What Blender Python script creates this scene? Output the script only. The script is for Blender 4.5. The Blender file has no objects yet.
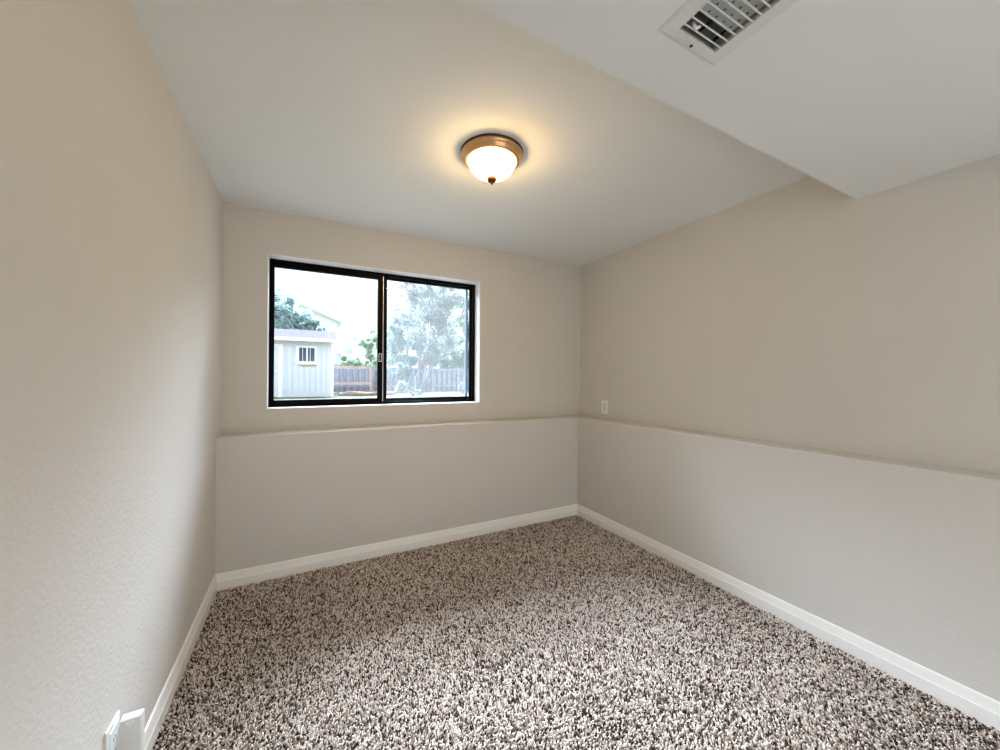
import bpy, bmesh, math, random
import numpy as np
from mathutils import Vector, Matrix

random.seed(7)
rng = np.random.default_rng(11)
scene = bpy.context.scene
COL = scene.collection
PI = math.pi

# ------------------------------------------------------------------ camera
cam_data = bpy.data.cameras.new('camera')
cam_data.sensor_fit = 'HORIZONTAL'
cam_data.sensor_width = 36.0
cam_data.lens = 372.654 * 36.0 / 1000.0
cam_data.clip_start = 0.02
cam_data.clip_end = 500
cam = bpy.data.objects.new('camera', cam_data)
COL.objects.link(cam)
_r = Vector((0.8860542, -0.4635566, 0.0048261))
_u = Vector((-0.0067752, -0.0025397, 0.9999738))
_f = Vector((0.4635322, 0.8860636, 0.0053910))
_m = Matrix((( _r.x, _u.x, -_f.x, 0.43123),
             ( _r.y, _u.y, -_f.y, -2.68819),
             ( _r.z, _u.z, -_f.z, 1.18396),
             (0, 0, 0, 1)))
cam.matrix_world = _m
scene.camera = cam

# ------------------------------------------------------------------ sky, exposure
SKY_BASE = 2.2           # even overcast
SKY_GLOW = 79.0          # bright band added to the sky ahead of the window, shaped to light the room
LAMP_POWER = 49.0
FILL_WATTS = 12.0        # fill light added at the rear opening behind the camera
world = bpy.data.worlds.new('overcast_sky')
scene.world = world
world.use_nodes = True
wn, wl = world.node_tree.nodes, world.node_tree.links
wn.clear()
w_out = wn.new('ShaderNodeOutputWorld')
w_bg = wn.new('ShaderNodeBackground')
w_tc = wn.new('ShaderNodeTexCoord')
w_sep = wn.new('ShaderNodeSeparateXYZ')
wl.new(w_tc.outputs['Generated'], w_sep.inputs[0])
def w_ramp(sock, a, b):
    n = wn.new('ShaderNodeMapRange'); n.interpolation_type = 'SMOOTHSTEP'
    n.inputs['From Min'].default_value = min(a, b); n.inputs['From Max'].default_value = max(a, b)
    n.inputs['To Min'].default_value = 0.0 if a < b else 1.0
    n.inputs['To Max'].default_value = 1.0 if a < b else 0.0
    wl.new(w_sep.outputs[sock], n.inputs['Value'])
    return n.outputs['Result']
def w_mul(p, q):
    n = wn.new('ShaderNodeMath'); n.operation = 'MULTIPLY'
    for i, v in enumerate((p, q)):
        if isinstance(v, (int, float)): n.inputs[i].default_value = v
        else: wl.new(v, n.inputs[i])
    return n.outputs[0]
SIN = lambda d: math.sin(math.radians(d))
w_band = w_mul(w_mul(w_ramp('Z', SIN(15), SIN(30)), w_ramp('Z', SIN(67), SIN(53))), w_mul(w_ramp('Y', 0.0, 0.25), w_mul(w_ramp('X', -0.72, -0.25), w_ramp('X', 0.62, 0.15))))
w_add = wn.new('ShaderNodeMath'); w_add.operation = 'ADD'
w_add.inputs[1].default_value = SKY_BASE
wl.new(w_mul(w_band, SKY_GLOW), w_add.inputs[0])
wl.new(w_add.outputs[0], w_bg.inputs['Strength'])
w_low = w_ramp('Z', SIN(9), SIN(20))
w_col = wn.new('ShaderNodeMix'); w_col.data_type = 'RGBA'
w_col.inputs['A'].default_value = (0.455, 0.45, 0.455, 1)      # hazy white horizon
w_col.inputs['B'].default_value = (0.82, 0.95, 1.15, 1)        # cooler above
wl.new(w_low, w_col.inputs['Factor'])
wl.new(w_col.outputs['Result'], w_bg.inputs['Color'])
wl.new(w_bg.outputs[0], w_out.inputs['Surface'])

fill_light = bpy.data.lights.new('doorway_fill', 'AREA')  # added area fill, unseen behind the camera, in place of next-room daylight
fill_light.shape = 'RECTANGLE'; fill_light.size = 1.4; fill_light.size_y = 1.9
fill_light.energy = FILL_WATTS
fill_light.color = (0.92, 0.97, 1.0)
door_obj = bpy.data.objects.new('doorway_fill', fill_light)
door_obj.location = (1.45, -4.0, 1.0)
door_obj.rotation_euler = (PI/2, 0, 0)
COL.objects.link(door_obj)

vs = scene.view_settings
scene.display_settings.display_device = 'sRGB'
vs.view_transform = 'Standard'
vs.look = 'None'
vs.gamma = 1.0
vs.use_curve_mapping = False
vs.exposure = 0.22
scene.cycles.use_denoising = True
scene.cycles.denoiser = 'OPENIMAGEDENOISE'
scene.cycles.max_bounces = 10
scene.cycles.diffuse_bounces = 6
scene.cycles.transparent_max_bounces = 24
scene.cycles.sample_clamp_indirect = 8.0

# ------------------------------------------------------------------ helpers
def tag(o, label=None, cat=None, group=None, kind=None):
    if label: o['label'] = label
    if cat: o['category'] = cat
    if group: o['group'] = group
    if kind: o['kind'] = kind
    return o

def empty(name, loc=(0, 0, 0), rz=0.0):
    o = bpy.data.objects.new(name, None)
    o.empty_display_size = 0.1
    o.location = loc
    o.rotation_euler = (0, 0, rz)
    COL.objects.link(o)
    return o

def link(name, bm, mat, parent=None, smooth=False):
    me = bpy.data.meshes.new(name)
    bmesh.ops.recalc_face_normals(bm, faces=bm.faces[:])
    bm.to_mesh(me)
    bm.free()
    me.materials.append(mat)
    if smooth:
        for p in me.polygons: p.use_smooth = True
    o = bpy.data.objects.new(name, me)
    COL.objects.link(o)
    if parent is not None: o.parent = parent
    return o

def box(bm, x0, x1, y0, y1, z0, z1, bev=0.0, seg=2):
    vs_ = [bm.verts.new(c) for c in ((x0,y0,z0),(x1,y0,z0),(x1,y1,z0),(x0,y1,z0),
                                      (x0,y0,z1),(x1,y0,z1),(x1,y1,z1),(x0,y1,z1))]
    fs = [bm.faces.new([vs_[i] for i in q]) for q in
          ((0,3,2,1),(4,5,6,7),(0,1,5,4),(1,2,6,5),(2,3,7,6),(3,0,4,7))]
    if bev > 0:
        es = list({e for f in fs for e in f.edges})
        bmesh.ops.bevel(bm, geom=es, offset=bev, segments=seg, affect='EDGES', profile=0.5)
    return bm

def quadbox(bm, pts8):
    v = [bm.verts.new(p) for p in pts8]
    for q in ((0,3,2,1),(4,5,6,7),(0,1,5,4),(1,2,6,5),(2,3,7,6),(3,0,4,7)):
        bm.faces.new([v[i] for i in q])

def lathe(bm, prof, seg=48, axis=(0, 0)):
    rings = []
    for r, z in prof:
        if r < 1e-6:
            rings.append([bm.verts.new((axis[0], axis[1], z))])
        else:
            rings.append([bm.verts.new((axis[0] + r*math.cos(2*PI*k/seg), axis[1] + r*math.sin(2*PI*k/seg), z)) for k in range(seg)])
    for a, b in zip(rings, rings[1:]):
        for k in range(seg):
            k2 = (k+1) % seg
            if len(a) == 1 and len(b) == 1: continue
            if len(a) == 1: bm.faces.new((a[0], b[k], b[k2]))
            elif len(b) == 1: bm.faces.new((a[k], b[0], a[k2]))
            else: bm.faces.new((a[k], b[k], b[k2], a[k2]))
    return bm

def tube(bm, pts, radii, seg=6):
    pts = [Vector(p) for p in pts]
    rings = []
    for i, p in enumerate(pts):
        d = (pts[min(i+1, len(pts)-1)] - pts[max(i-1, 0)]).normalized()
        a = d.orthogonal().normalized(); b = d.cross(a)
        r = radii[i] if hasattr(radii, '__len__') else radii
        rings.append([bm.verts.new(p + a*r*math.cos(2*PI*k/seg) + b*r*math.sin(2*PI*k/seg)) for k in range(seg)])
    for a, b in zip(rings, rings[1:]):
        # match the ring starts so the tube does not twist
        off = min(range(seg), key=lambda s: sum((a[k].co - b[(k+s) % seg].co).length for k in range(seg)))
        for k in range(seg):
            bm.faces.new((a[k], a[(k+1) % seg], b[(k+1+off) % seg], b[(k+off) % seg]))
        b[:] = [b[(k+off) % seg] for k in range(seg)]
    bm.faces.new(rings[0][::-1]); bm.faces.new(rings[-1])
    return bm

def prism_x(bm, x0, x1, yz):
    a = [bm.verts.new((x0, y, z)) for y, z in yz]
    b = [bm.verts.new((x1, y, z)) for y, z in yz]
    n = len(yz)
    bm.faces.new(a[::-1]); bm.faces.new(b)
    for i in range(n):
        bm.faces.new((a[i], a[(i+1) % n], b[(i+1) % n], b[i]))

# ------------------------------------------------------------------ materials
def principled(name, color, rough=0.6, metal=0.0, var=0.0, var_scale=8.0, bump=0.0, bump_scale=60.0,
               bump_dist=0.002, spec=0.5, emis=None, emis_s=0.0):
    m = bpy.data.materials.new(name)
    m.use_nodes = True
    nt = m.node_tree; N, L = nt.nodes, nt.links
    b = N['Principled BSDF']
    b.inputs['Base Color'].default_value = (*color, 1)
    b.inputs['Roughness'].default_value = rough
    b.inputs['Metallic'].default_value = metal
    b.inputs['Specular IOR Level'].default_value = spec
    tc = N.new('ShaderNodeTexCoord')
    if var > 0:
        nz = N.new('ShaderNodeTexNoise'); nz.inputs['Scale'].default_value = var_scale
        nz.inputs['Detail'].default_value = 4
        L.new(tc.outputs['Object'], nz.inputs['Vector'])
        rp = N.new('ShaderNodeValToRGB')
        rp.color_ramp.elements[0].position = 0.3; rp.color_ramp.elements[1].position = 0.7
        rp.color_ramp.elements[0].color = (*[c*(1-var) for c in color], 1)
        rp.color_ramp.elements[1].color = (*[min(1, c*(1+var)) for c in color], 1)
        L.new(nz.outputs['Fac'], rp.inputs['Fac'])
        L.new(rp.outputs['Color'], b.inputs['Base Color'])
    if bump > 0:
        nb = N.new('ShaderNodeTexNoise'); nb.inputs['Scale'].default_value = bump_scale
        nb.inputs['Detail'].default_value = 3
        L.new(tc.outputs['Object'], nb.inputs['Vector'])
        bp = N.new('ShaderNodeBump'); bp.inputs['Strength'].default_value = bump
        bp.inputs['Distance'].default_value = bump_dist
        L.new(nb.outputs['Fac'], bp.inputs['Height'])
        L.new(bp.outputs['Normal'], b.inputs['Normal'])
    if emis:
        b.inputs['Emission Color'].default_value = (*emis, 1)
        b.inputs['Emission Strength'].default_value = emis_s
    return m

M = {}
M['wall'] = principled('greige_wall_paint', (0.60, 0.57, 0.52), 0.62, var=0.015, var_scale=1.5, bump=0.5, bump_scale=85, bump_dist=0.0025, spec=0.35)
M['ceiling'] = principled('ceiling_paint', (0.775, 0.775, 0.75), 0.8, var=0.012, var_scale=2, bump=0.25, bump_scale=120, bump_dist=0.002, spec=0.2)
M['trim'] = principled('white_trim_paint', (0.83, 0.81, 0.76), 0.38, var=0.01, var_scale=6)
M['jamb'] = principled('white_jamb_paint', (0.82, 0.81, 0.79), 0.5, var=0.02, var_scale=9)
M['black'] = principled('black_anodised_frame', (0.002, 0.0022, 0.003), 0.42, var=0.1, var_scale=40, spec=0.05)
M['black2'] = principled('black_sash_metal', (0.0022, 0.0021, 0.0023), 0.40, var=0.1, var_scale=30, spec=0.05)
M['steel'] = principled('latch_metal', (0.55, 0.53, 0.50), 0.35, metal=0.9, var=0.05, var_scale=60)
M['screen_frame'] = principled('blue_grey_screen_frame', (0.20, 0.27, 0.40), 0.3, metal=0.4, var=0.05)
M['copper'] = principled('brushed_copper', (0.72, 0.42, 0.20), 0.32, metal=1.0, var=0.10, var_scale=30)
M['finial'] = principled('dark_aged_copper', (0.13, 0.055, 0.016), 0.6, var=0.1, spec=0.1)
M['bronze'] = principled('dark_bronze', (0.05, 0.045, 0.045), 0.4, metal=0.6, var=0.1)
M['plastic'] = principled('white_plastic', (0.82, 0.81, 0.77), 0.35, var=0.01)
M['plastic_grey'] = principled('grey_white_plastic', (0.66, 0.64, 0.60), 0.4, var=0.02)
M['slot2'] = principled('grey_slot', (0.3, 0.29, 0.27), 0.7, var=0.05)
M['lid'] = principled('off_white_lid', (0.70, 0.69, 0.65), 0.4, var=0.02)
M['plastic_clear'] = principled('pale_blue_white_plastic', (0.72, 0.77, 0.79), 0.3, var=0.03)
M['slot'] = principled('dark_slot', (0.02, 0.02, 0.02), 0.7, var=0.1)
M['vent'] = principled('vent_enamel', (0.70, 0.695, 0.66), 0.4, var=0.02, var_scale=20)
M['damper'] = principled('grey_damper_enamel', (0.62, 0.63, 0.62), 0.5, var=0.04, var_scale=30)
M['duct'] = principled('duct_metal', (0.52, 0.53, 0.53), 0.5, metal=0.0, var=0.15, var_scale=25)
M['concrete'] = principled('backing_board', (0.45, 0.43, 0.40), 0.9, var=0.08)

def lamp_glass():
    m = bpy.data.materials.new('lit_frosted_glass'); m.use_nodes = True
    N, L = m.node_tree.nodes, m.node_tree.links
    N.clear()
    out = N.new('ShaderNodeOutputMaterial'); em = N.new('ShaderNodeEmission')
    nz = N.new('ShaderNodeTexNoise'); nz.inputs['Scale'].default_value = 12
    tc = N.new('ShaderNodeTexCoord'); L.new(tc.outputs['Object'], nz.inputs['Vector'])
    rp = N.new('ShaderNodeValToRGB')
    rp.color_ramp.elements[0].color = (1.0, 0.645, 0.27, 1); rp.color_ramp.elements[1].color = (1.0, 0.685, 0.31, 1)
    L.new(nz.outputs['Fac'], rp.inputs['Fac']); L.new(rp.outputs['Color'], em.inputs['Color'])
    em.inputs['Strength'].default_value = LAMP_POWER
    L.new(em.outputs[0], out.inputs['Surface'])
    return m
M['lamp_glass'] = lamp_glass()

def glass_mat():
    m = bpy.data.materials.new('clear_window_glass'); m.use_nodes = True
    N, L = m.node_tree.nodes, m.node_tree.links
    N.clear()
    out = N.new('ShaderNodeOutputMaterial'); mix = N.new('ShaderNodeMixShader')
    tr = N.new('ShaderNodeBsdfTransparent'); gl = N.new('ShaderNodeBsdfGlossy')
    tr.inputs['Color'].default_value = (0.97, 0.985, 0.98, 1)
    gl.inputs['Roughness'].default_value = 0.02
    fr = N.new('ShaderNodeFresnel'); fr.inputs['IOR'].default_value = 1.3
    L.new(fr.outputs[0], mix.inputs['Fac'])
    L.new(tr.outputs[0], mix.inputs[1]); L.new(gl.outputs[0], mix.inputs[2])
    L.new(mix.outputs[0], out.inputs['Surface'])
    return m
M['glass'] = glass_mat()

def screen_mat():
    m = bpy.data.materials.new('pale_insect_screen'); m.use_nodes = True
    N, L = m.node_tree.nodes, m.node_tree.links
    N.clear()
    out = N.new('ShaderNodeOutputMaterial'); mix = N.new('ShaderNodeMixShader')
    tr = N.new('ShaderNodeBsdfTransparent')
    tl = N.new('ShaderNodeBsdfTranslucent'); df = N.new('ShaderNodeBsdfDiffuse')
    tl.inputs['Color'].default_value = (0.50, 0.51, 0.53, 1); df.inputs['Color'].default_value = (0.5, 0.5, 0.52, 1)
    m2 = N.new('ShaderNodeMixShader'); m2.inputs['Fac'].default_value = 0.35
    L.new(tl.outputs[0], m2.inputs[1]); L.new(df.outputs[0], m2.inputs[2])
    # weave: a fine grid, a little denser along its threads
    tc = N.new('ShaderNodeTexCoord')
    wv = N.new('ShaderNodeTexWave'); wv.inputs['Scale'].default_value = 22
    L.new(tc.outputs['Object'], wv.inputs['Vector'])
    mr = N.new('ShaderNodeMapRange'); mr.inputs['To Min'].default_value = 0.075; mr.inputs['To Max'].default_value = 0.10
    L.new(wv.outputs['Fac'], mr.inputs['Value'])
    L.new(mr.outputs['Result'], mix.inputs['Fac'])
    L.new(tr.outputs[0], mix.inputs[1]); L.new(m2.outputs[0], mix.inputs[2])
    L.new(mix.outputs[0], out.inputs['Surface'])
    return m
M['screen'] = screen_mat()

# ------------------------------------------------------------------ room dimensions
W, H = 2.6659, 2.2
E_, HL = 0.148, 0.8425          # foundation ledge: how far it stands out, its height
YR = -3.9                       # rear wall
SOF_Y, SOF_Z = -1.935, 2.005    # dropped ceiling edge and underside
WX0, WX1, WZ0, WZ1 = 0.222, 1.657, 0.981, 1.936   # window opening
T = 0.2                         # wall thickness

def structure(name, bm, mat, parent=None):
    o = link(name, bm, mat, parent)
    if parent is None: o['kind'] = 'structure'
    return o

bm = bmesh.new(); box(bm, -T, W+T, YR-T, T, -0.15, 0.0); structure('floor', bm, M['concrete'])
bm = bmesh.new(); box(bm, -T, W+T, SOF_Y, T, H, H+0.2); structure('ceiling', bm, M['ceiling'])

# dropped soffit with a hole for the register
VX0, VX1, VY0, VY1 = 1.196, 1.345, -2.400, -2.101
bm = bmesh.new()
for (x0, x1, y0, y1) in ((-0.0, VX0, YR, SOF_Y), (VX1, W, YR, SOF_Y), (VX0, VX1, VY1, SOF_Y), (VX0, VX1, YR, VY0)):
    box(bm, x0, x1, y0, y1, SOF_Z, H+0.2)
bmesh.ops.remove_doubles(bm, verts=bm.verts[:], dist=1e-5)
structure('ceiling_soffit', bm, M['ceiling'])

bm = bmesh.new(); box(bm, -T, 0, YR-T, T, 0, H+0.2); structure('wall_left', bm, M['wall'])

# back wall: four blocks round the opening, then the ledge block
bm = bmesh.new()
box(bm, 0, WX0, 0, T, 0, H+0.0); box(bm, WX1, W, 0, T, 0, H+0.0)
box(bm, WX0, WX1, 0, T, 0, WZ0); box(bm, WX0, WX1, 0, T, WZ1, H+0.0)
structure('wall_back', bm, M['wall'])
bm = bmesh.new(); box(bm, W, W+T, YR-T, T, 0, H+0.2); structure('wall_right', bm, M['wall'])

def ledge(name, prof_dir):
    """Half-height wall that stands out from the upper wall, with a rounded corner bead."""
    bm = bmesh.new()
    r = 0.009
    prof = [(0, 0), (E_, 0)] + [(E_ - r + r*math.cos(a), HL - r + r*math.sin(a)) for a in np.linspace(0, PI/2, 6)] + [(0, HL)]
    if prof_dir == 'back':
        prism_x(bm, 0.0, W-E_, [(-t, z) for t, z in prof])
    else:
        a = [bm.verts.new((W - t, YR, z)) for t, z in prof]
        b = [bm.verts.new((W - t, 0.0, z)) for t, z in prof]
        n = len(prof)
        bm.faces.new(a); bm.faces.new(b[::-1])
        for i in range(n): bm.faces.new((a[i], b[i], b[(i+1) % n], a[(i+1) % n]))
    return structure(name, bm, M['wall'])
ledge('wall_back_ledge', 'back')
ledge('wall_right_ledge', 'right')

# rear wall behind the camera, with an unseen doorway opening added to let light in
DX0, DX1, DZ = 0.75, 2.15, 1.98
bm = bmesh.new()
box(bm, 0, DX0, YR-0.12, YR, 0, SOF_Z); box(bm, DX1, W, YR-0.12, YR, 0, SOF_Z); box(bm, DX0, DX1, YR-0.12, YR, DZ, SOF_Z)
structure('wall_rear', bm, M['wall'])
bm = bmesh.new()
for (x0, x1, z0, z1) in ((DX0-0.06, DX0, 0, DZ+0.02), (DX1, DX1+0.06, 0, DZ+0.02)):
    box(bm, x0, x1, YR, YR+0.015, z0, z1, 0.003)
structure('trim_1', bm, M['trim'])

# baseboards: ogee-topped profile, mitred at the inner corners
BB = [(0, 0), (0.014, 0), (0.014, 0.052), (0.0132, 0.0555), (0.0118, 0.0575), (0.0095, 0.070), (0.0066, 0.088), (0.0048, 0.0925), (0.002, 0.0938), (0, 0.0938)]
def baseboard(name, p0, p1, nrm, m0, m1):
    p0, p1, n = Vector(p0), Vector(p1), Vector(nrm)
    d = (p1 - p0).normalized()
    bm = bmesh.new()
    a = [bm.verts.new(p0 + n*t + d*(t*m0) + Vector((0, 0, z))) for t, z in BB]
    b = [bm.verts.new(p1 + n*t - d*(t*m1) + Vector((0, 0, z))) for t, z in BB]
    k = len(BB)
    bm.faces.new(a); bm.faces.new(b[::-1])
    for i in range(k): bm.faces.new((a[i], b[i], b[(i+1) % k], a[(i+1) % k]))
    return structure(name, bm, M['trim'])
baseboard('baseboard_left', (0, -E_, 0), (0, YR, 0), (1, 0, 0), 1, 0)
baseboard('baseboard_back', (0, -E_, 0), (W-E_, -E_, 0), (0, -1, 0), 1, 1)
baseboard('baseboard_right', (W-E_, -E_, 0), (W-E_, YR, 0), (-1, 0, 0), 1, 0)

# ------------------------------------------------------------------ window
# white painted returns lining the opening
bm = bmesh.new()
th = 0.004
box(bm, WX0, WX0+th, -0.001, 0.10, WZ0, WZ1); box(bm, WX1-th, WX1, -0.001, 0.10, WZ0, WZ1)
box(bm, WX0, WX1, -0.001, 0.10, WZ1-th, WZ1); box(bm, WX0, WX1, -0.001, 0.10, WZ0, WZ0+th)
structure('trim_2', bm, M['jamb'])

win = empty('window_1', (0.94, 0.13, WZ0))
win['kind'] = 'structure'
OW = (0.94, 0.13, WZ0)
def wpart(name, boxes, mat, parent=win, bev=0.0015, origin=OW):
    bm = bmesh.new()
    for b in boxes:
        box(bm, b[0]-origin[0], b[1]-origin[0], b[2]-origin[1], b[3]-origin[1], b[4]-origin[2], b[5]-origin[2], bev)
    return link(name, bm, mat, parent)
fx0, fx1, fz0, fz1 = 0.226, 1.653, 0.985, 1.932
wpart('frame', [(fx0, fx0+0.016, 0.09, 0.17, fz0, fz1), (fx1-0.020, fx1, 0.09, 0.17, fz0, fz1),
                (fx0, fx1, 0.09, 0.17, fz1-0.022, fz1), (fx0, fx1, 0.09, 0.17, fz0, fz0+0.016),
                (fx0, fx1, 0.088, 0.092, fz0+0.016, fz0+0.020)], M['black'])
sl = wpart('sliding_sash', [(fx0+0.008, fx0+0.028, 0.096, 0.122, fz0+0.010, fz1-0.014), (0.893, 0.931, 0.094, 0.122, fz0+0.010, fz1-0.014),
                            (fx0+0.008, 0.931, 0.096, 0.122, fz1-0.048, fz1-0.014), (fx0+0.008, 0.931, 0.096, 0.122, fz0+0.008, fz0+0.044)], M['black2'])
wpart('glass_pane', [(fx0+0.026, 0.897, 0.107, 0.111, fz0+0.042, fz1-0.046)], M['glass'], sl, 0)
fs_ = wpart('fixed_sash', [(0.933, 0.962, 0.120, 0.148, fz0+0.012, fz1-0.014), (fx1-0.030, fx1-0.006, 0.126, 0.148, fz0+0.012, fz1-0.014),
                           (0.933, fx1-0.006, 0.126, 0.148, fz1-0.034, fz1-0.014), (0.933, fx1-0.006, 0.126, 0.148, fz0+0.010, fz0+0.040)], M['black2'])
wpart('glass_pane', [(0.960, fx1-0.028, 0.135, 0.139, fz0+0.038, fz1-0.032)], M['glass'], fs_, 0)
# thin bead of bare metal on the meeting stile, its latch, and the pull ring at the top
tag(wpart('bead', [(0.928, 0.9315, 0.0925, 0.0945, fz0+0.012, fz1-0.016)], M['steel'], sl, 0), 'thin bright metal bead')
bm = bmesh.new()
for b in ((0.899, 0.903, 0.086, 0.094, 1.290, 1.350), (0.916, 0.920, 0.086, 0.094, 1.290, 1.350),
          (0.899, 0.920, 0.086, 0.094, 1.346, 1.350), (0.899, 0.920, 0.086, 0.094, 1.290, 1.294)):
    box(bm, b[0]-OW[0], b[1]-OW[0], b[2]-OW[1], b[3]-OW[1], b[4]-OW[2], b[5]-OW[2], 0.0008)
tag(link('latch', bm, M['steel'], sl), 'small metal latch frame')
bm = bmesh.new()
rp_ = [(0.962 + 0.028*math.sin(a), 0.121 - 0.003*math.cos(a), 1.834 + 0.012*math.cos(a)) for a in np.linspace(0.0, PI, 9)]
tube(bm, [(x-OW[0], y-OW[1], z-OW[2]) for x, y, z in rp_], 0.0022, 6)
link('pull_ring', bm, M['black'], fs_)
# insect screen outside the fixed half
sc_ = wpart('screen_frame', [(0.945, 0.957, 0.160, 0.170, fz0+0.016, fz1-0.020), (fx1-0.056, fx1-0.038, 0.156, 0.170, fz0+0.016, fz1-0.020),
                             (0.945, fx1-0.038, 0.160, 0.170, fz1-0.030, fz1-0.020), (0.945, fx1-0.038, 0.160, 0.170, fz0+0.016, fz0+0.026)], M['screen_frame'])
bm = bmesh.new()
vv = [bm.verts.new(c) for c in ((0.957-OW[0], 0.165-OW[1], fz0+0.026-OW[2]), (fx1-0.056-OW[0], 0.165-OW[1], fz0+0.026-OW[2]),
                                (fx1-0.056-OW[0], 0.165-OW[1], fz1-0.030-OW[2]), (0.957-OW[0], 0.165-OW[1], fz1-0.030-OW[2]))]
bm.faces.new(vv)
tag(link('insect_screen', bm, M['screen'], sc_), 'pale hazy mesh screen')

# ------------------------------------------------------------------ carpet
def carpet():
    x0, x1, y0, y1 = 0.0155, W-E_-0.0155, -3.05, -E_-0.0155
    s = 0.0060
    gx = np.arange(x0+0.003, x1-0.002, s); gy = np.arange(y0, y1-0.002, s)
    X, Y = np.meshgrid(gx, gy)
    X = X.ravel() + rng.uniform(-0.42, 0.42, X.size)*s
    Y = Y.ravel() + rng.uniform(-0.42, 0.42, Y.size)*s
    X = np.clip(X, x0, x1); Y = np.clip(Y, y0, y1)
    n = X.size
    # lean follows slow swirls (foot and vacuum marks) plus scatter of each twist of yarn
    ang = 2.2*np.sin(2.1*X+1.3*Y) + 1.7*np.sin(3.7*Y-1.1*X+0.6) + rng.normal(0, 1.1, n)
    lean = np.abs(rng.normal(0.0038, 0.0026, n))
    h = rng.uniform(0.006, 0.0145, n)*(1+0.15*np.sin(5*X+2)*np.sin(4*Y))
    r = rng.uniform(0.0023, 0.0037, n)
    rot = rng.uniform(0, 2*PI, n)
    lx, ly = np.cos(ang)*lean, np.sin(ang)*lean
    # keep the tips of the edge tufts off the baseboards
    K = 4
    V = np.zeros((n, 13, 3), np.float32)
    lev = ((0.0, 0.75, 0.0), (0.45, 1.05, 0.25), (0.85, 0.80, 0.75))
    for i, (hz, rs, ls) in enumerate(lev):
        for k in range(K):
            a = rot + 2*PI*k/K + i*0.5
            V[:, i*K+k, 0] = X + lx*ls + np.cos(a)*r*rs
            V[:, i*K+k, 1] = Y + ly*ls + np.sin(a)*r*rs
            V[:, i*K+k, 2] = h*hz + 0.0005
    V[:, 12, 0] = X + lx; V[:, 12, 1] = Y + ly; V[:, 12, 2] = h
    V[:, :, 0] = np.clip(V[:, :, 0], x0-0.001, x1+0.001)
    V[:, :, 1] = np.clip(V[:, :, 1], y0-0.05, y1+0.001)
    quads = []
    for i in range(2):
        for k in range(K):
            quads.append((i*K+k, i*K+(k+1) % K, (i+1)*K+(k+1) % K, (i+1)*K+k))
    tris = [(8+k, 8+(k+1) % K, 12) for k in range(K)]
    base = (np.arange(n)*13)[:, None, None]
    q = (np.array(quads)[None] + base).reshape(n, -1)
    t = (np.array(tris)[None] + base).reshape(n, -1)
    loops = np.concatenate([q, t], axis=1).ravel().astype(np.int32)
    sizes = np.tile(np.array([4]*len(quads)+[3]*len(tris), np.int32), n)
    starts = np.concatenate([[0], np.cumsum(sizes)[:-1]]).astype(np.int32)
    me = bpy.data.meshes.new('carpet')
    me.vertices.add(n*13); me.vertices.foreach_set('co', V.reshape(-1))
    me.loops.add(loops.size); me.loops.foreach_set('vertex_index', loops)
    me.polygons.add(sizes.size); me.polygons.foreach_set('loop_start', starts)
    me.update(calc_edges=True)
    me.polygons.foreach_set('use_smooth', np.ones(sizes.size, bool))
    at = me.attributes.new('yarn', 'FLOAT', 'POINT')
    at.data.foreach_set('value', np.repeat(rng.uniform(0, 1, n).astype(np.float32), 13))
    m = bpy.data.materials.new('speckled_carpet_yarn'); m.use_nodes = True
    N, L = m.node_tree.nodes, m.node_tree.links
    b = N['Principled BSDF']; b.inputs['Roughness'].default_value = 0.95; b.inputs['Specular IOR Level'].default_value = 0.1
    an = N.new('ShaderNodeAttribute'); an.attribute_name = 'yarn'
    rp = N.new('ShaderNodeValToRGB'); cr = rp.color_ramp
    cr.interpolation = 'LINEAR'
    cr.elements[0].position = 0.0; cr.elements[0].color = (0.045, 0.030, 0.022, 1)
    cr.elements[1].position = 1.0; cr.elements[1].color = (0.90, 0.84, 0.79, 1)
    for pos, c in ((0.23, (0.075, 0.050, 0.037)), (0.38, (0.40, 0.30, 0.235)), (0.60, (0.74, 0.635, 0.56))):
        e = cr.elements.new(pos); e.color = (*c, 1)
    L.new(an.outputs['Fac'], rp.inputs['Fac']); L.new(rp.outputs['Color'], b.inputs['Base Color'])
    me.materials.append(m)
    o = bpy.data.objects.new('carpet', me)
    COL.objects.link(o)
    return tag(o, 'speckled brown and grey shag carpet covering the whole floor', 'carpet', kind='stuff')
carpet()

# ------------------------------------------------------------------ ceiling lamp
lamp = empty('ceiling_lamp', (1.178, -1.172, H))
lamp.scale = (0.955, 0.955, 1.0)
tag(lamp, 'round flush ceiling lamp with lit white glass bowl and copper rim', 'ceiling lamp')
bm = bmesh.new(); lathe(bm, [(0, -0.0005), (0.149, -0.0005), (0.149, -0.003), (0.146, -0.006), (0, -0.006)], 64)
tag(link('base_plate', bm, M['bronze'], lamp, True), 'dark bronze base plate')
bm = bmesh.new(); lathe(bm, [(0.135, -0.006), (0.143, -0.006), (0.147, -0.010), (0.1465, -0.017), (0.138, -0.022), (0.1345, -0.025),
                             (0.1335, -0.034), (0.128, -0.040), (0.120, -0.043), (0.1135, -0.040), (0.1125, -0.012), (0.135, -0.006)], 64)
tag(link('rim', bm, M['copper'], lamp, True), 'stepped copper rim')
bm = bmesh.new()
lathe(bm, [(0.111, -0.032), (0.1115, -0.040), (0.1105, -0.047), (0.1075, -0.055), (0.1025, -0.065), (0.095, -0.0755), (0.085, -0.085),
           (0.072, -0.094), (0.056, -0.100), (0.038, -0.1045), (0.018, -0.1065), (0, -0.107)], 64)
tag(link('glass_bowl', bm, M['lamp_glass'], lamp, True), 'glowing white glass bowl')
bm = bmesh.new()
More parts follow.
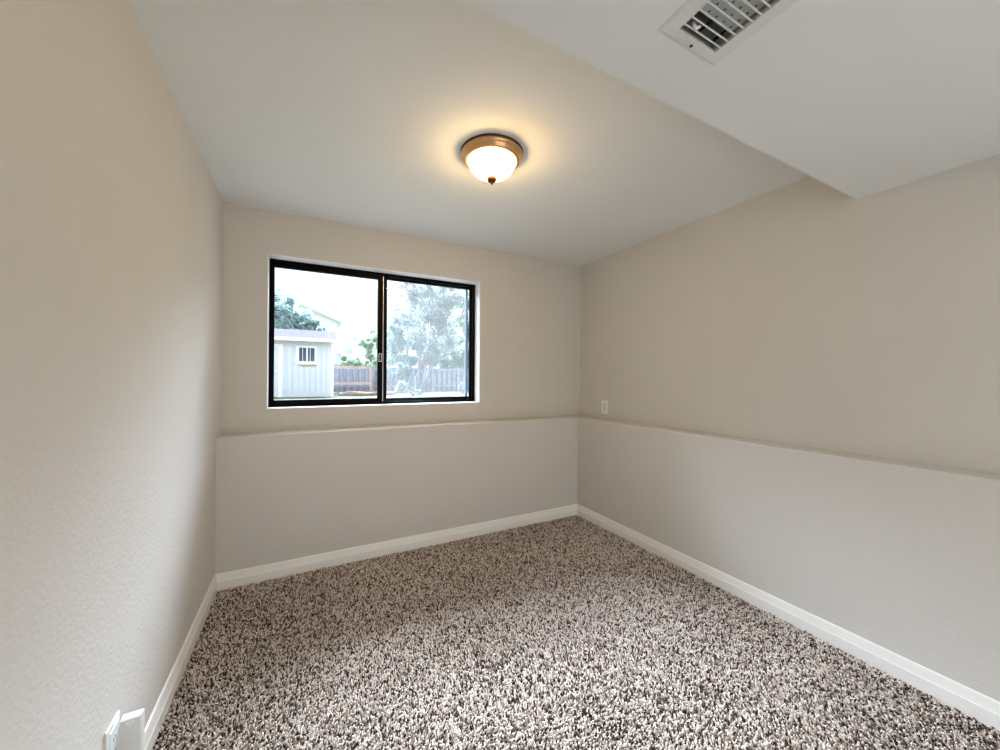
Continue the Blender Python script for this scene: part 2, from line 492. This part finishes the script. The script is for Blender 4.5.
lathe(bm, [(0, -0.105), (0.020, -0.109), (0.0235, -0.114), (0.0235, -0.122), (0.017, -0.128), (0.006, -0.130), (0.0045, -0.132), (0.0055, -0.137), (0.0035, -0.142), (0, -0.1425)], 24)
tag(link('finial', bm, M['finial'], lamp, True), 'small copper finial')

# ------------------------------------------------------------------ register in the soffit
vent = empty('air_vent', (1.270, -2.25, SOF_Z))
tag(vent, 'white metal louvred air vent set in the dropped ceiling', 'air vent')
OV = (1.270, -2.25, SOF_Z)
def vb(bm, x0, x1, y0, y1, z0, z1, bev=0.0):
    box(bm, x0-OV[0], x1-OV[0], y0-OV[1], y1-OV[1], z0-OV[2], z1-OV[2], bev)
fx = (1.163, 1.377); fy = (-2.433, -2.083)          # outer rim
ox = (1.203, 1.338); oy = (-2.393, -2.108)          # opening
bm = bmesh.new()
def ring(bm, a, za, b, zb):
    """sloping rim between rectangle a=(x0,x1,y0,y1) at za and b at zb"""
    pa = [bm.verts.new((x-OV[0], y-OV[1], za-OV[2])) for x, y in ((a[0], a[2]), (a[1], a[2]), (a[1], a[3]), (a[0], a[3]))]
    pb = [bm.verts.new((x-OV[0], y-OV[1], zb-OV[2])) for x, y in ((b[0], b[2]), (b[1], b[2]), (b[1], b[3]), (b[0], b[3]))]
    for i in range(4): bm.faces.new((pa[i], pa[(i+1) % 4], pb[(i+1) % 4], pb[i]))
z0 = SOF_Z
fi = (fx[0]+0.007, fx[1]-0.007, fy[0]+0.007, fy[1]-0.007)
ring(bm, (*fx, *fy), z0, (*fx, *fy), z0-0.0012)
ring(bm, (*fx, *fy), z0-0.0012, fi, z0-0.0036)
ring(bm, fi, z0-0.0036, (*ox, *oy), z0-0.0036)
ring(bm, (*ox, *oy), z0-0.0036, (*ox, *oy), z0+0.006)
bmesh.ops.remove_doubles(bm, verts=bm.verts[:], dist=1e-6)
link('face_plate', bm, M['vent'], vent)
bm = bmesh.new()   # sheet metal boot above
for b in ((VX0+0.0005, VX0+0.002, VY0+0.001, VY1-0.001, z0+0.0005, z0+0.12), (VX1-0.002, VX1-0.0005, VY0+0.001, VY1-0.001, z0+0.0005, z0+0.12),
          (VX0+0.002, VX1-0.002, VY0+0.001, VY0+0.0025, z0+0.0005, z0+0.12), (VX0+0.002, VX1-0.002, VY1-0.0025, VY1-0.001, z0+0.0005, z0+0.12),
          (VX0+0.0005, VX1-0.0005, VY0+0.001, VY1-0.001, z0+0.12, z0+0.1215)):
    vb(bm, *b)
tag(link('duct_boot', bm, M['duct'], vent), 'dull sheet metal duct')
ys = -2.1235
k = 0
while ys > oy[0]+0.006:
    bm = bmesh.new()
    # tilted blade with a folded lower lip, leaning up towards the window
    w_, th_ = 0.019, 0.0011
    tilt = math.radians(66)
    dy, dz = math.cos(tilt)*w_, math.sin(tilt)*w_
    x0_, x1_ = ox[0]+0.001-OV[0], ox[1]-0.001-OV[0]
    yb, zb = ys-OV[1], -0.0028
    prism_x(bm, x0_, x1_, [(yb, zb), (yb-0.0032, zb+0.0004), (yb-0.0032, zb+0.0014), (yb-0.0008, zb+0.0016), (yb+dy-th_, zb+dz), (yb+dy, zb+dz)])
    link('slat', bm, M['vent'], vent)
    ys -= 0.0189; k += 1
# damper leaves behind the slats: the first rows open on the dark boot, the rest closed with small dark notches
bm = bmesh.new()
vb(bm, ox[0]+0.002, ox[1]-0.002, -2.389, -2.150, z0+0.013, z0+0.0145)
dl = tag(link('damper_leaf', bm, M['damper'], vent), 'greyer damper leaf')
for xx in (1.216, 1.270, 1.324):
    bm = bmesh.new(); vb(bm, xx-0.0016, xx+0.0016, -2.148, -2.112, z0+0.014, z0+0.019)
    link('damper_bar', bm, M['slot'], dl)
for row in range(12):
    yy = -2.1605 - 0.0189*row
    if yy < -2.385: break
    for xx in (1.213, 1.240, 1.267, 1.294, 1.321):
        bm = bmesh.new(); vb(bm, xx-0.0016, xx+0.0016, yy-0.002, yy+0.002, z0+0.0118, z0+0.0129)
        link('notch', bm, M['slot'], dl)
bm = bmesh.new()
tube(bm, [(1.226-OV[0], -2.132-OV[1], 0.010), (1.229-OV[0], -2.130-OV[1], 0.000), (1.236-OV[0], -2.132-OV[1], -0.004), (1.242-OV[0], -2.137-OV[1], -0.001)], [0.003, 0.0045, 0.0045, 0.003], 8)
link('damper_lever', bm, M['vent'], vent, True)
for sy in (fy[1]-0.0125, fy[0]+0.0125):
    bm = bmesh.new()
    lathe(bm, [(0, -0.006), (0.0025, -0.0056), (0.004, -0.0046), (0.0042, -0.0034), (0, -0.0034)], 12, (1.268-OV[0], sy-OV[1]))
    link('screw', bm, M['slot'], vent, True)

# ------------------------------------------------------------------ outlet on the right wall, above the ledge
po = empty('wall_outlet', (W, -0.322, 0.935), 0)
tag(po, 'small white outlet plate on the right wall just above the ledge', 'outlet')
bm = bmesh.new(); box(bm, -0.0065, 0.0, -0.036, 0.036, -0.0555, 0.0555, 0.003, 3); link('cover_plate', bm, M['plastic'], po)
bm = bmesh.new(); box(bm, -0.0082, -0.006, -0.0165, 0.0165, -0.034, 0.034, 0.0008); ins = tag(link('receptacle', bm, M['plastic_grey'], po), 'greyer rectangular receptacle face')
for zc in (-0.018, 0.018):
    bm = bmesh.new()
    for yy in (-0.006, 0.006): box(bm, -0.0084, -0.0081, yy-0.0007, yy+0.0007, zc-0.0035, zc+0.0035)
    link('slot', bm, M['slot2'], ins)
for zc in (-0.045, 0.045):
    bm = bmesh.new(); lathe(bm, [(0, 0.0), (0.003, 0.0), (0.003, 0.001), (0, 0.0014)], 12)
    bmesh.ops.rotate(bm, verts=bm.verts[:], cent=(0, 0, 0), matrix=Matrix.Rotation(-PI/2, 3, 'Y'))
    bmesh.ops.translate(bm, verts=bm.verts[:], vec=(-0.0062, 0, zc))
    link('screw', bm, M['plastic_grey'], po)

# ------------------------------------------------------------------ covered outlet low on the left wall
lo = empty('wall_outlet', (0, -1.388, 0.240), 0)
tag(lo, 'white outlet low on the left wall with its cover lid standing open', 'outlet')
bm = bmesh.new()   # wall plate with softened edges
box(bm, 0.0, 0.0055, -0.036, 0.036, -0.058, 0.062, 0.002)
link('cover_plate', bm, M['plastic'], lo)
bm = bmesh.new(); box(bm, 0.005, 0.0068, -0.022, 0.022, -0.042, 0.046, 0.0006)
rc = tag(link('receptacle', bm, M['plastic_clear'], lo), 'pale blue white receptacle face')
for zc in (-0.019, 0.019):
    for yy in (-0.006, 0.006):
        bm = bmesh.new(); box(bm, 0.0066, 0.0072, yy-0.001, yy+0.001, zc-0.004, zc+0.004)
        link('slot', bm, M['slot'], rc)
# lid hinged on the window side, swung straight out from the wall: shallow tray
bm = bmesh.new()
lx0, lx1, ly0, ly1, lz0, lz1 = 0.001, 0.047, 0.038, 0.064, -0.077, 0.029
box(bm, lx0, lx1, ly0+0.004, ly0+0.0065, lz0, lz1)
lid = link('cover_lid', bm, M['lid'], lo)
bm = bmesh.new()
box(bm, lx1-0.003, lx1, ly0, ly1, lz0, lz1, 0.0008); box(bm, lx0, lx1, ly0, ly1, lz1-0.003, lz1, 0.0008)
box(bm, lx0, lx1, ly0, ly1, lz0, lz0+0.003, 0.0008); box(bm, lx0, lx0+0.003, ly0, ly1, lz0, lz1, 0.0008)
tag(link('lid_rim', bm, M['plastic'], lid), 'whiter raised rim of the lid')
bm = bmesh.new()
tube(bm, [(lx0+0.022+0.0065*math.cos(a), ly0+0.003, lz1-0.010+0.0065*math.sin(a)) for a in np.linspace(PI, 2*PI, 9)], 0.0016, 6)
link('lid_clip', bm, M['plastic'], lid)

# ------------------------------------------------------------------ outdoors
G = 0.35   # ground level outside, above the carpet
M['grass'] = principled('dry_lawn', (0.125, 0.12, 0.09), 0.95, spec=0.0, var=0.35, var_scale=0.9, bump=0.6, bump_scale=6, bump_dist=0.05)
M['dirt'] = principled('pale_dirt', (0.15, 0.115, 0.09), 0.95, spec=0.0, var=0.3, var_scale=3, bump=0.5, bump_scale=9, bump_dist=0.04)
M['siding'] = principled('pale_grey_siding', (0.66, 0.69, 0.72), 0.7, var=0.03, var_scale=2)
M['white'] = principled('white_exterior_trim', (0.85, 0.85, 0.83), 0.5, var=0.02)
M['shingle'] = principled('lilac_grey_shingle', (0.098, 0.092, 0.102), 0.9, var=0.15, var_scale=6, bump=0.4, bump_scale=20, bump_dist=0.02, spec=0.0)
M['dark_glass'] = principled('dark_blue_window', (0.035, 0.06, 0.11), 0.15, var=0.2, var_scale=3)
M['far_glass'] = principled('pale_blue_window', (0.30, 0.37, 0.44), 0.2, var=0.1)
M['stain'] = principled('ochre_sill', (0.44, 0.38, 0.24), 0.8, var=0.2, var_scale=5)
M['fence'] = principled('weathered_fence_board', (0.31, 0.33, 0.38), 0.85, var=0.25, var_scale=4, bump=0.3, bump_scale=14, bump_dist=0.01)
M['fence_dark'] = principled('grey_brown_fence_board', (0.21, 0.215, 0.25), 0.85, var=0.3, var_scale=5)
M['rail'] = principled('reddish_cedar_rail', (0.50, 0.37, 0.34), 0.8, var=0.2, var_scale=5)
M['bark'] = principled('pale_bark', (0.27, 0.25, 0.25), 0.9, var=0.25, var_scale=12)
M['house'] = principled('hazed_house_siding', (0.72, 0.76, 0.74), 0.8, var=0.03, var_scale=0.6)  # distance haze put into the colour as extra paleness
M['roof'] = principled('hazed_grey_roof', (0.58, 0.62, 0.66), 0.9, var=0.08, var_scale=1.2)  # lightened as well, haze is part of this colour
def leafmat(name, c, v=0.3, s=1.3):
    m = principled(name, c, 0.8, var=v, var_scale=s, spec=0.1)
    N, L = m.node_tree.nodes, m.node_tree.links
    b = N['Principled BSDF']; out = N['Material Output']
    tl = N.new('ShaderNodeBsdfTranslucent'); mx = N.new('ShaderNodeMixShader'); mx.inputs['Fac'].default_value = 0.4
    L.new(b.inputs['Base Color'].links[0].from_socket, tl.inputs['Color'])
    L.new(b.outputs[0], mx.inputs[1]); L.new(tl.outputs[0], mx.inputs[2]); L.new(mx.outputs[0], out.inputs['Surface'])
    return m
M['leaf_blue'] = leafmat('bluish_leaf', (0.22, 0.32, 0.30))
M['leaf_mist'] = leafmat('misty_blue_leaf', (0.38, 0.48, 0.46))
M['leaf_grey'] = leafmat('grey_green_leaf', (0.27, 0.31, 0.28))
M['leaf_green'] = leafmat('fresh_green_leaf', (0.25, 0.34, 0.20))
M['leaf_pale'] = leafmat('pale_green_leaf', (0.38, 0.47, 0.36))  # green lightened, some haze put into the colour

bm = bmesh.new()
gx0, gx1, gy0, gy1 = -70, 70, 0.21, 110
nx, ny = 40, 40
gv = [[bm.verts.new((gx0+(gx1-gx0)*i/nx, gy0+(gy1-gy0)*(j/ny)**2, G + (0 if j < 10 else 0.05*math.sin(i*1.7+j*0.9)))) for i in range(nx+1)] for j in range(ny+1)]
for j in range(ny):
    for i in range(nx): bm.faces.new((gv[j][i], gv[j][i+1], gv[j+1][i+1], gv[j+1][i]))
structure('ground', bm, M['grass'])

# --- garden shed
SY = 13.8
shed = empty('garden_shed', (0.0, SY, G))
tag(shed, 'pale grey garden shed with white trim and small two-pane window', 'shed')
def part(name, boxes, mat, parent, o, bev=0.0):
    bm = bmesh.new()
    for b in boxes: box(bm, b[0]-o[0], b[1]-o[0], b[2]-o[1], b[3]-o[1], b[4]-o[2], b[5]-o[2], bev)
    return link(name, bm, mat, parent)
SO = (0.0, SY, G)
sx0, sx1, swt = -2.6, 1.44, 2.60
wb = [(sx0, sx1, SY+0.02, SY+2.8, G, swt)]
xx = sx0
while xx < sx1-0.05:
    wb.append((xx+0.012, min(xx+0.2, sx1)-0.012, SY, SY+0.03, G+0.02, swt)); xx += 0.2
part('wall', wb, M['siding'], shed, SO)
bm = bmesh.new()   # gable roof, ridge along the front
prism_x(bm, sx0-0.15, sx1+0.12, [(-0.28, 2.66-G), (1.4, 3.14-G), (3.08, 2.66-G), (3.08, 2.60-G), (1.4, 3.07-G), (-0.28, 2.60-G)])
link('roof', bm, M['shingle'], shed)
part('gable_wall', [(sx0, sx0+0.02, SY+0.3, SY+2.5, swt, swt+0.25)], M['siding'], shed, SO)
bm = bmesh.new()
prism_x(bm, sx1-0.03, sx1-0.001, [(0.02, swt-G), (1.4, 3.065-G), (2.78, swt-G)])
link('gable_wall', bm, M['siding'], shed)
part('fascia', [(sx0-0.15, sx1+0.12, SY-0.31, SY-0.28, 2.53, 2.66)], M['white'], shed, SO)
part('corner_trim', [(sx1-0.09, sx1+0.015, SY-0.03, SY-0.001, G, swt-0.03), (sx1+0.001, sx1+0.015, SY-0.001, SY+0.12, G, swt-0.03)], M['white'], shed, SO)
dr = part('door', [(-1.15, -0.47, SY-0.03, SY-0.001, G+0.05, 2.30)], M['siding'], shed, SO)
part('door_frame', [(-0.47, -0.33, SY-0.05, SY-0.001, G, 2.40), (-1.30, -1.15, SY-0.05, SY-0.001, G, 2.40), (-1.15, -0.47, SY-0.05, SY-0.001, 2.30, 2.40)], M['white'], dr, SO)
part('door_handle', [(-0.58, -0.53, SY-0.07, SY-0.03, 1.32, 1.42)], M['white'], dr, SO)
wf = part('window_frame', [(0.12, 0.22, SY-0.05, SY-0.001, 1.64, 2.37), (0.76, 0.85, SY-0.05, SY-0.001, 1.64, 2.37),
                           (0.22, 0.76, SY-0.05, SY-0.001, 2.29, 2.37), (0.22, 0.76, SY-0.05, SY-0.001, 1.64, 1.76), (0.47, 0.52, SY-0.05, SY-0.001, 1.76, 2.29),
                           (0.335, 0.352, SY-0.025, SY-0.001, 1.76, 2.29), (0.598, 0.615, SY-0.025, SY-0.001, 1.76, 2.29)], M['white'], shed, SO)
for a, b in ((0.22, 0.47), (0.52, 0.76)):
    tag(part('pane', [(a, b, SY-0.012, SY-0.001, 1.76, 2.29)], M['dark_glass'], wf, SO), 'dark blue glass pane')
bm = bmesh.new()
vs2 = [(0.20, -0.004, 1.632-G), (0.84, -0.004, 1.632-G), (0.78, -0.004, 1.575-G), (0.47, -0.004, 1.56-G), (0.36, -0.004, 1.535-G)]
f0 = [bm.verts.new(v) for v in vs2]; f1 = [bm.verts.new((v[0], v[1]-0.02, v[2])) for v in vs2]
bm.faces.new(f0[::-1]); bm.faces.new(f1)
for i in range(5): bm.faces.new((f0[i], f0[(i+1) % 5], f1[(i+1) % 5], f1[i]))
tag(link('sill_board', bm, M['stain'], shed), 'ochre stained board under the window')

# --- board fence along the back of the yard, and the low cedar railing in front of it
FY = 17.6
fence = empty('board_fence', (6.0, FY, G))
tag(fence, 'weathered grey board fence across the back of the yard', 'fence')
FO = (6.0, FY, G)
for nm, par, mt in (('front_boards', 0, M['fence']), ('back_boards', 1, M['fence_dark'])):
    bm = bmesh.new(); x = -4.0; i = 0
    while x < 17.0:
        if i % 2 == par:
            t = 1.66 + 0.012*math.sin(i*2.3)
            box(bm, x-0.006-FO[0], x+0.156-FO[0], 0.03*par, 0.022+0.03*par, 0.03, t-G)
        x += 0.15; i += 1
    link(nm, bm, mt, fence)
for zz in (1.52, 0.62):
    part('rail', [(-4, 17, FY-0.05, FY-0.001, zz, zz+0.10)], M['fence'], fence, FO)
for px in (-3.2, -0.8, 1.6, 4.35, 6.75, 8.25, 10.6, 13.0, 15.4):
    part('post', [(px-0.06, px+0.06, FY-0.11, FY-0.05, G, 1.74)], M['fence'], fence, FO, 0.006)
RY = 16.9
rail = empty('deck_railing', (2.5, RY, G))
tag(rail, 'low reddish wooden railing beside the shed in front of the grey fence', 'railing')
RO = (2.5, RY, G)
part('top_rail', [(1.2, 3.42, RY-0.05, RY+0.05, 1.55, 1.69)], M['rail'], rail, RO, 0.005)
part('bottom_rail', [(1.2, 3.42, RY-0.04, RY+0.04, 0.76, 0.90)], M['rail'], rail, RO, 0.005)
for px in (1.25, 3.36):
    part('post', [(px-0.055, px+0.055, RY-0.055, RY+0.055, G, 1.56)], M['rail'], rail, RO, 0.005)
for i in range(13):
    px = 1.42 + i*0.145
    part('baluster', [(px-0.022, px+0.022, RY-0.02, RY+0.02, 0.88, 1.56)], M['fence'], rail, RO)

# --- post with a pale box beside the shed
ub = empty('utility_post', (1.87, 17.25, G))
tag(ub, 'pale blue grey utility box on a post just right of the shed', 'utility post')
M['ped'] = principled('pale_blue_paint', (0.40, 0.48, 0.58), 0.6, var=0.05)
bm = bmesh.new(); box(bm, -0.13, 0.13, -0.07, 0.07, 1.42, 1.90, 0.01); link('box', bm, M['ped'], ub)
bm = bmesh.new(); box(bm, -0.15, 0.15, -0.09, 0.09, 1.90, 1.95, 0.008); link('cap', bm, M['fence'], ub)
bm = bmesh.new(); box(bm, -0.04, 0.04, -0.04, 0.04, 0.0, 1.42); link('pole', bm, M['fence'], ub)
# --- dirt mounds before the fence
def mound(x, y, rx, ry, h, label):
    bm = bmesh.new()
    bmesh.ops.create_icosphere(bm, subdivisions=4, radius=1.0)
    for v in bm.verts:
        k_ = 1 + 0.14*math.sin(5*v.co.x+1.3*x) * math.sin(4*v.co.y+2)
        v.co = Vector((v.co.x*rx*k_, v.co.y*ry*k_, max(-0.05, v.co.z*h*k_)))
    o = link('dirt_mound', bm, M['dirt'], None, True)
    o.location = (x, y, G)
    return tag(o, label, 'dirt mound')
mound(2.45, 15.0, 0.75, 0.40, 0.17, 'low dirt mound beside the shed corner in front of the railing')
mound(3.75, 15.6, 0.6, 0.4, 0.13, 'low dirt mound right of the one by the shed, near the middle window bar')

# --- trees and bushes
def leaves(bm_list, pts, size, spread=1.0):
    V, F = bm_list
    for p in pts:
        s = size*random.uniform(0.6, 1.3)
        d = Vector((random.gauss(0, 1), random.gauss(0, 1), random.gauss(0, 1))).normalized()
        a = d.orthogonal().normalized(); b = d.cross(a)
        ph = random.uniform(0, 2*PI)
        u_ = a*math.cos(ph) + b*math.sin(ph); w_ = d.cross(u_)
        p = Vector(p); n0 = len(V)
        V += [p - u_*s*0.55, p + w_*s*0.30 - u_*s*0.05 + d*s*0.05, p + u_*s*0.6, p - w_*s*0.30 - u_*s*0.05 + d*s*0.05]
        F.append((n0, n0+1, n0+2, n0+3))

def crown_points(c, rad, n, clumps):
    out = []
    cs = []
    for _ in range(clumps):
        d = Vector((random.gauss(0, 1), random.gauss(0, 1), random.gauss(0, 1))).normalized()*random.uniform(0.45, 1.0)
        cs.append((Vector(c) + Vector((d.x*rad[0], d.y*rad[1], d.z*rad[2])), random.uniform(0.24, 0.46)*min(rad)))
    for _ in range(n):
        q, r = random.choice(cs)
        d = Vector((random.gauss(0, 1), random.gauss(0, 1), random.gauss(0, 1))).normalized()*r*random.uniform(0.3, 1.0)
        out.append(q + d)
    return out, cs

def tree(name, label, cat, base, crowns, leaf, lsize, mat, trunks, clumps=26, twigs=0, group=None):
    root = empty(name, base)
    tag(root, label, cat, group)
    B0 = Vector(base)
    V, F = [], []
    allc = []
    for c, rad, n in crowns:
        pts, cs = crown_points(Vector(c)-B0, rad, n, clumps)
        leaves((V, F), pts, lsize); allc += cs
    me = bpy.data.meshes.new('foliage'); me.from_pydata([tuple(v) for v in V], [], F); me.update()
    me.materials.append(mat)
    fo = bpy.data.objects.new('foliage', me); COL.objects.link(fo); fo.parent = root
    bm = bmesh.new()
    for pts, r in trunks:
        pts = [Vector(p)-B0 for p in pts]
        tube(bm, pts, [r*(1-0.75*i/(len(pts)-1)) for i in range(len(pts))], 7)
    tops = [Vector(p[-1])-B0 for p, r in trunks] or [Vector((0, 0, 0.3))]
    for _ in range(twigs):
        q, r = random.choice(allc)
        t = min(tops, key=lambda k: (k-q).length)
        s = t + Vector((random.uniform(-.1, .1), random.uniform(-.1, .1), random.uniform(-0.4, 0.05)))
        mid = (s+q)/2 + Vector((random.uniform(-.2, .2), random.uniform(-.2, .2), random.uniform(-0.05, .25)))
        tube(bm, [s, mid, q], [0.022, 0.015, 0.006], 5)
    link('trunk', bm, M['bark'], root, True)
    return root

# big tree behind the shed, left of the view
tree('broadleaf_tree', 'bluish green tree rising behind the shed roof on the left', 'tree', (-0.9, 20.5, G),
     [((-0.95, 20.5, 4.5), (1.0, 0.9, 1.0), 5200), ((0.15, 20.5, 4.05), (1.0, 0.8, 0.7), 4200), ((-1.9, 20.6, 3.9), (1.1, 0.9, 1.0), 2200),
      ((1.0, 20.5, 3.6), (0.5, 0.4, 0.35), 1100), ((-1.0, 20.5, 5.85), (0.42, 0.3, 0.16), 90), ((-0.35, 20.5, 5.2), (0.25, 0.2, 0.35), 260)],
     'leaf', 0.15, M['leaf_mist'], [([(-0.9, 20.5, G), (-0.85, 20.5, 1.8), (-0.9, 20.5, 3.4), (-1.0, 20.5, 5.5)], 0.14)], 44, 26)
# light tree by the middle of the window
tree('broadleaf_tree', 'pale green tree behind the railing next to the middle window bar', 'tree', (4.7, 21.5, G),
     [((4.7, 21.5, 3.6), (0.8, 0.7, 0.8), 1900), ((3.9, 21.5, 3.3), (0.8, 0.6, 0.45), 1400), ((4.6, 21.5, 2.5), (1.2, 0.7, 0.7), 2600)],
     'leaf', 0.15, M['leaf_pale'], [([(4.7, 21.5, G), (4.75, 21.5, 1.6), (4.7, 21.5, 3.8)], 0.08)], 22, 20)
# round bush behind the railing
tree('bush', 'low green bush just behind the railing right of the utility post', 'bush', (2.75, 18.6, G),
     [((2.5, 18.6, 1.75), (0.65, 0.5, 0.5), 2800), ((3.4, 18.6, 1.7), (0.7, 0.4, 0.45), 2200)],
     'leaf', 0.11, M['leaf_green'], [([(2.75, 18.6, G), (2.7, 18.6, 0.9), (2.6, 18.6, 1.6)], 0.05)], 18, 8)
# right half: dark conifer-like tree, bare-stemmed tree in front, green tree at the right
tree('evergreen_tree', 'dense bluish evergreen left of the bare-stemmed tree in the right pane', 'tree', (5.6, 18.9, G),
     [((5.6, 18.9, 2.7), (1.15, 0.8, 1.2), 5200), ((5.95, 18.9, 4.6), (0.75, 0.6, 1.1), 1900), ((5.0, 16.9, 1.2), (0.55, 0.4, 0.75), 1500), ((7.0, 18.9, 2.5), (1.0, 0.6, 0.9), 3000), ((5.2, 18.9, 4.0), (0.7, 0.6, 0.8), 1500)],
     'leaf', 0.15, M['leaf_blue'], [([(5.6, 18.9, G), (5.65, 18.9, 2.2), (5.8, 18.9, 5.2)], 0.12)], 34, 12)
tb = (5.05, 14.4, G)
tree('multi_stem_tree', 'pale many-stemmed tree with sparse leaves in front of the fence', 'tree', tb,
     [((5.5, 14.4, 4.5), (1.5, 0.9, 0.9), 3200), ((5.7, 14.4, 3.3), (1.4, 0.8, 0.9), 2300), ((4.8, 14.4, 5.3), (1.0, 0.7, 0.45), 800), ((6.5, 14.4, 5.2), (1.0, 0.7, 0.7), 1500),
      ((6.2, 14.4, 2.5), (1.0, 0.6, 0.6), 1200)],
     'leaf', 0.12, M['leaf_grey'],
     [([tb, (4.95, 14.4, 1.1), (5.35, 14.4, 1.75), (5.72, 14.35, 2.2), (5.85, 14.3, 3.0), (5.6, 14.3, 4.2)], 0.055),
      ([(5.15, 14.45, G), (5.55, 14.4, 1.3), (5.75, 14.4, 2.3), (6.1, 14.45, 3.3), (6.5, 14.5, 4.7)], 0.055),
      ([(5.2, 14.3, G), (5.45, 14.3, 1.5), (5.2, 14.3, 2.7), (5.05, 14.3, 4.0), (4.8, 14.3, 5.0)], 0.045),
      ([(5.1, 14.5, G), (5.7, 14.5, 1.6), (5.65, 14.5, 2.9), (5.75, 14.5, 4.6)], 0.045),
      ([(4.9, 14.4, G), (4.6, 14.3, 0.9), (4.75, 14.2, 1.4), (5.1, 14.2, 1.75)], 0.03)], 34, 260)
tree('broadleaf_tree', 'fresh green tree at the right edge of the right pane', 'tree', (10.0, 20.2, G),
     [((9.8, 20.2, 3.2), (1.9, 1.2, 1.5), 5600), ((10.2, 20.2, 5.6), (1.6, 1.0, 1.6), 4200), ((8.9, 20.0, 2.3), (1.4, 0.8, 0.9), 3800)],
     'leaf', 0.16, M['leaf_green'], [([(10.0, 20.2, G), (9.95, 20.2, 2.5), (9.9, 20.2, 6.2)], 0.16)], 36, 20)
tree('bush', 'pale leafy plant low by the middle window bar in the right pane', 'bush', (4.25, 13.6, G),
     [((4.2, 13.6, 0.72), (0.35, 0.3, 0.32), 420), ((4.75, 13.7, 0.55), (0.3, 0.25, 0.2), 240)],
     'leaf', 0.10, M['leaf_pale'], [([(4.25, 13.6, G), (4.25, 13.6, 0.9)], 0.02)], 10, 8)
tree('bush', 'small pale green plant in front of the fence near the right window edge', 'bush', (7.35, 14.6, G),
     [((7.35, 14.6, 0.62), (0.26, 0.22, 0.34), 320)],
     'leaf', 0.10, M['leaf_pale'], [([(7.35, 14.6, G), (7.35, 14.6, 0.8)], 0.02)], 8, 6)

# --- houses far behind
def house(name, label, x0, x1, y0, y1, z_eave, z_ridge, ridge_axis, over=0.4):
    root = empty(name, ((x0+x1)/2, y0, G))
    tag(root, label, 'house')
    o = ((x0+x1)/2, y0, G)
    part('wall', [(x0, x1, y0, y1, G, z_eave)], M['house'], root, o)
    bm = bmesh.new()
    if ridge_axis == 'y':
        xm = (x0+x1)/2
        pf = [(x0-over, z_eave-0.25), (xm, z_ridge), (x1+over, z_eave-0.25), (x1+over, z_eave-0.45), (xm, z_ridge-0.22), (x0-over, z_eave-0.45)]
        a = [bm.verts.new((x-o[0], -over, z-G)) for x, z in pf]; b = [bm.verts.new((x-o[0], y1-y0+over, z-G)) for x, z in pf]
        bm.faces.new(a[::-1]); bm.faces.new(b)
        for i in range(6): bm.faces.new((a[i], a[(i+1) % 6], b[(i+1) % 6], b[i]))
        link('roof', bm, M['roof'], root)
        for yy in (0.0, y1-y0-0.1):
            bm = bmesh.new()
            p = [(x0-o[0], z_eave-G), (x1-o[0], z_eave-G), (0, z_ridge-0.24-G)]
            a = [bm.verts.new((x, yy, z)) for x, z in p]; b = [bm.verts.new((x, yy+0.1, z)) for x, z in p]
            bm.faces.new(a); bm.faces.new(b[::-1])
            for i in range(3): bm.faces.new((a[i], a[(i+1) % 3], b[(i+1) % 3], b[i]))
            link('gable_wall', bm, M['house'], root)
    else:
        ym = (y1-y0)/2
        prism_x(bm, x0-over-o[0], x1+over-o[0], [(-over, z_eave-G), (ym, z_ridge-G), (y1-y0+over, z_eave-G), (y1-y0+over, z_eave-0.2-G), (ym, z_ridge-0.22-G), (-over, z_eave-0.2-G)])
        link('roof', bm, M['roof'], root)
    return root, o
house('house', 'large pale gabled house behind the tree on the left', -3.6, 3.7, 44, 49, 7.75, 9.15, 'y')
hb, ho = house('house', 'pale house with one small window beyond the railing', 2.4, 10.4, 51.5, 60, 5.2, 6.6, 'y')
f = part('window', [(5.2, 6.2, 51.44, 51.499, 4.1, 5.1)], M['white'], hb, ho)
part('pane', [(5.32, 6.08, 51.42, 51.439, 4.22, 4.98)], M['far_glass'], f, ho)
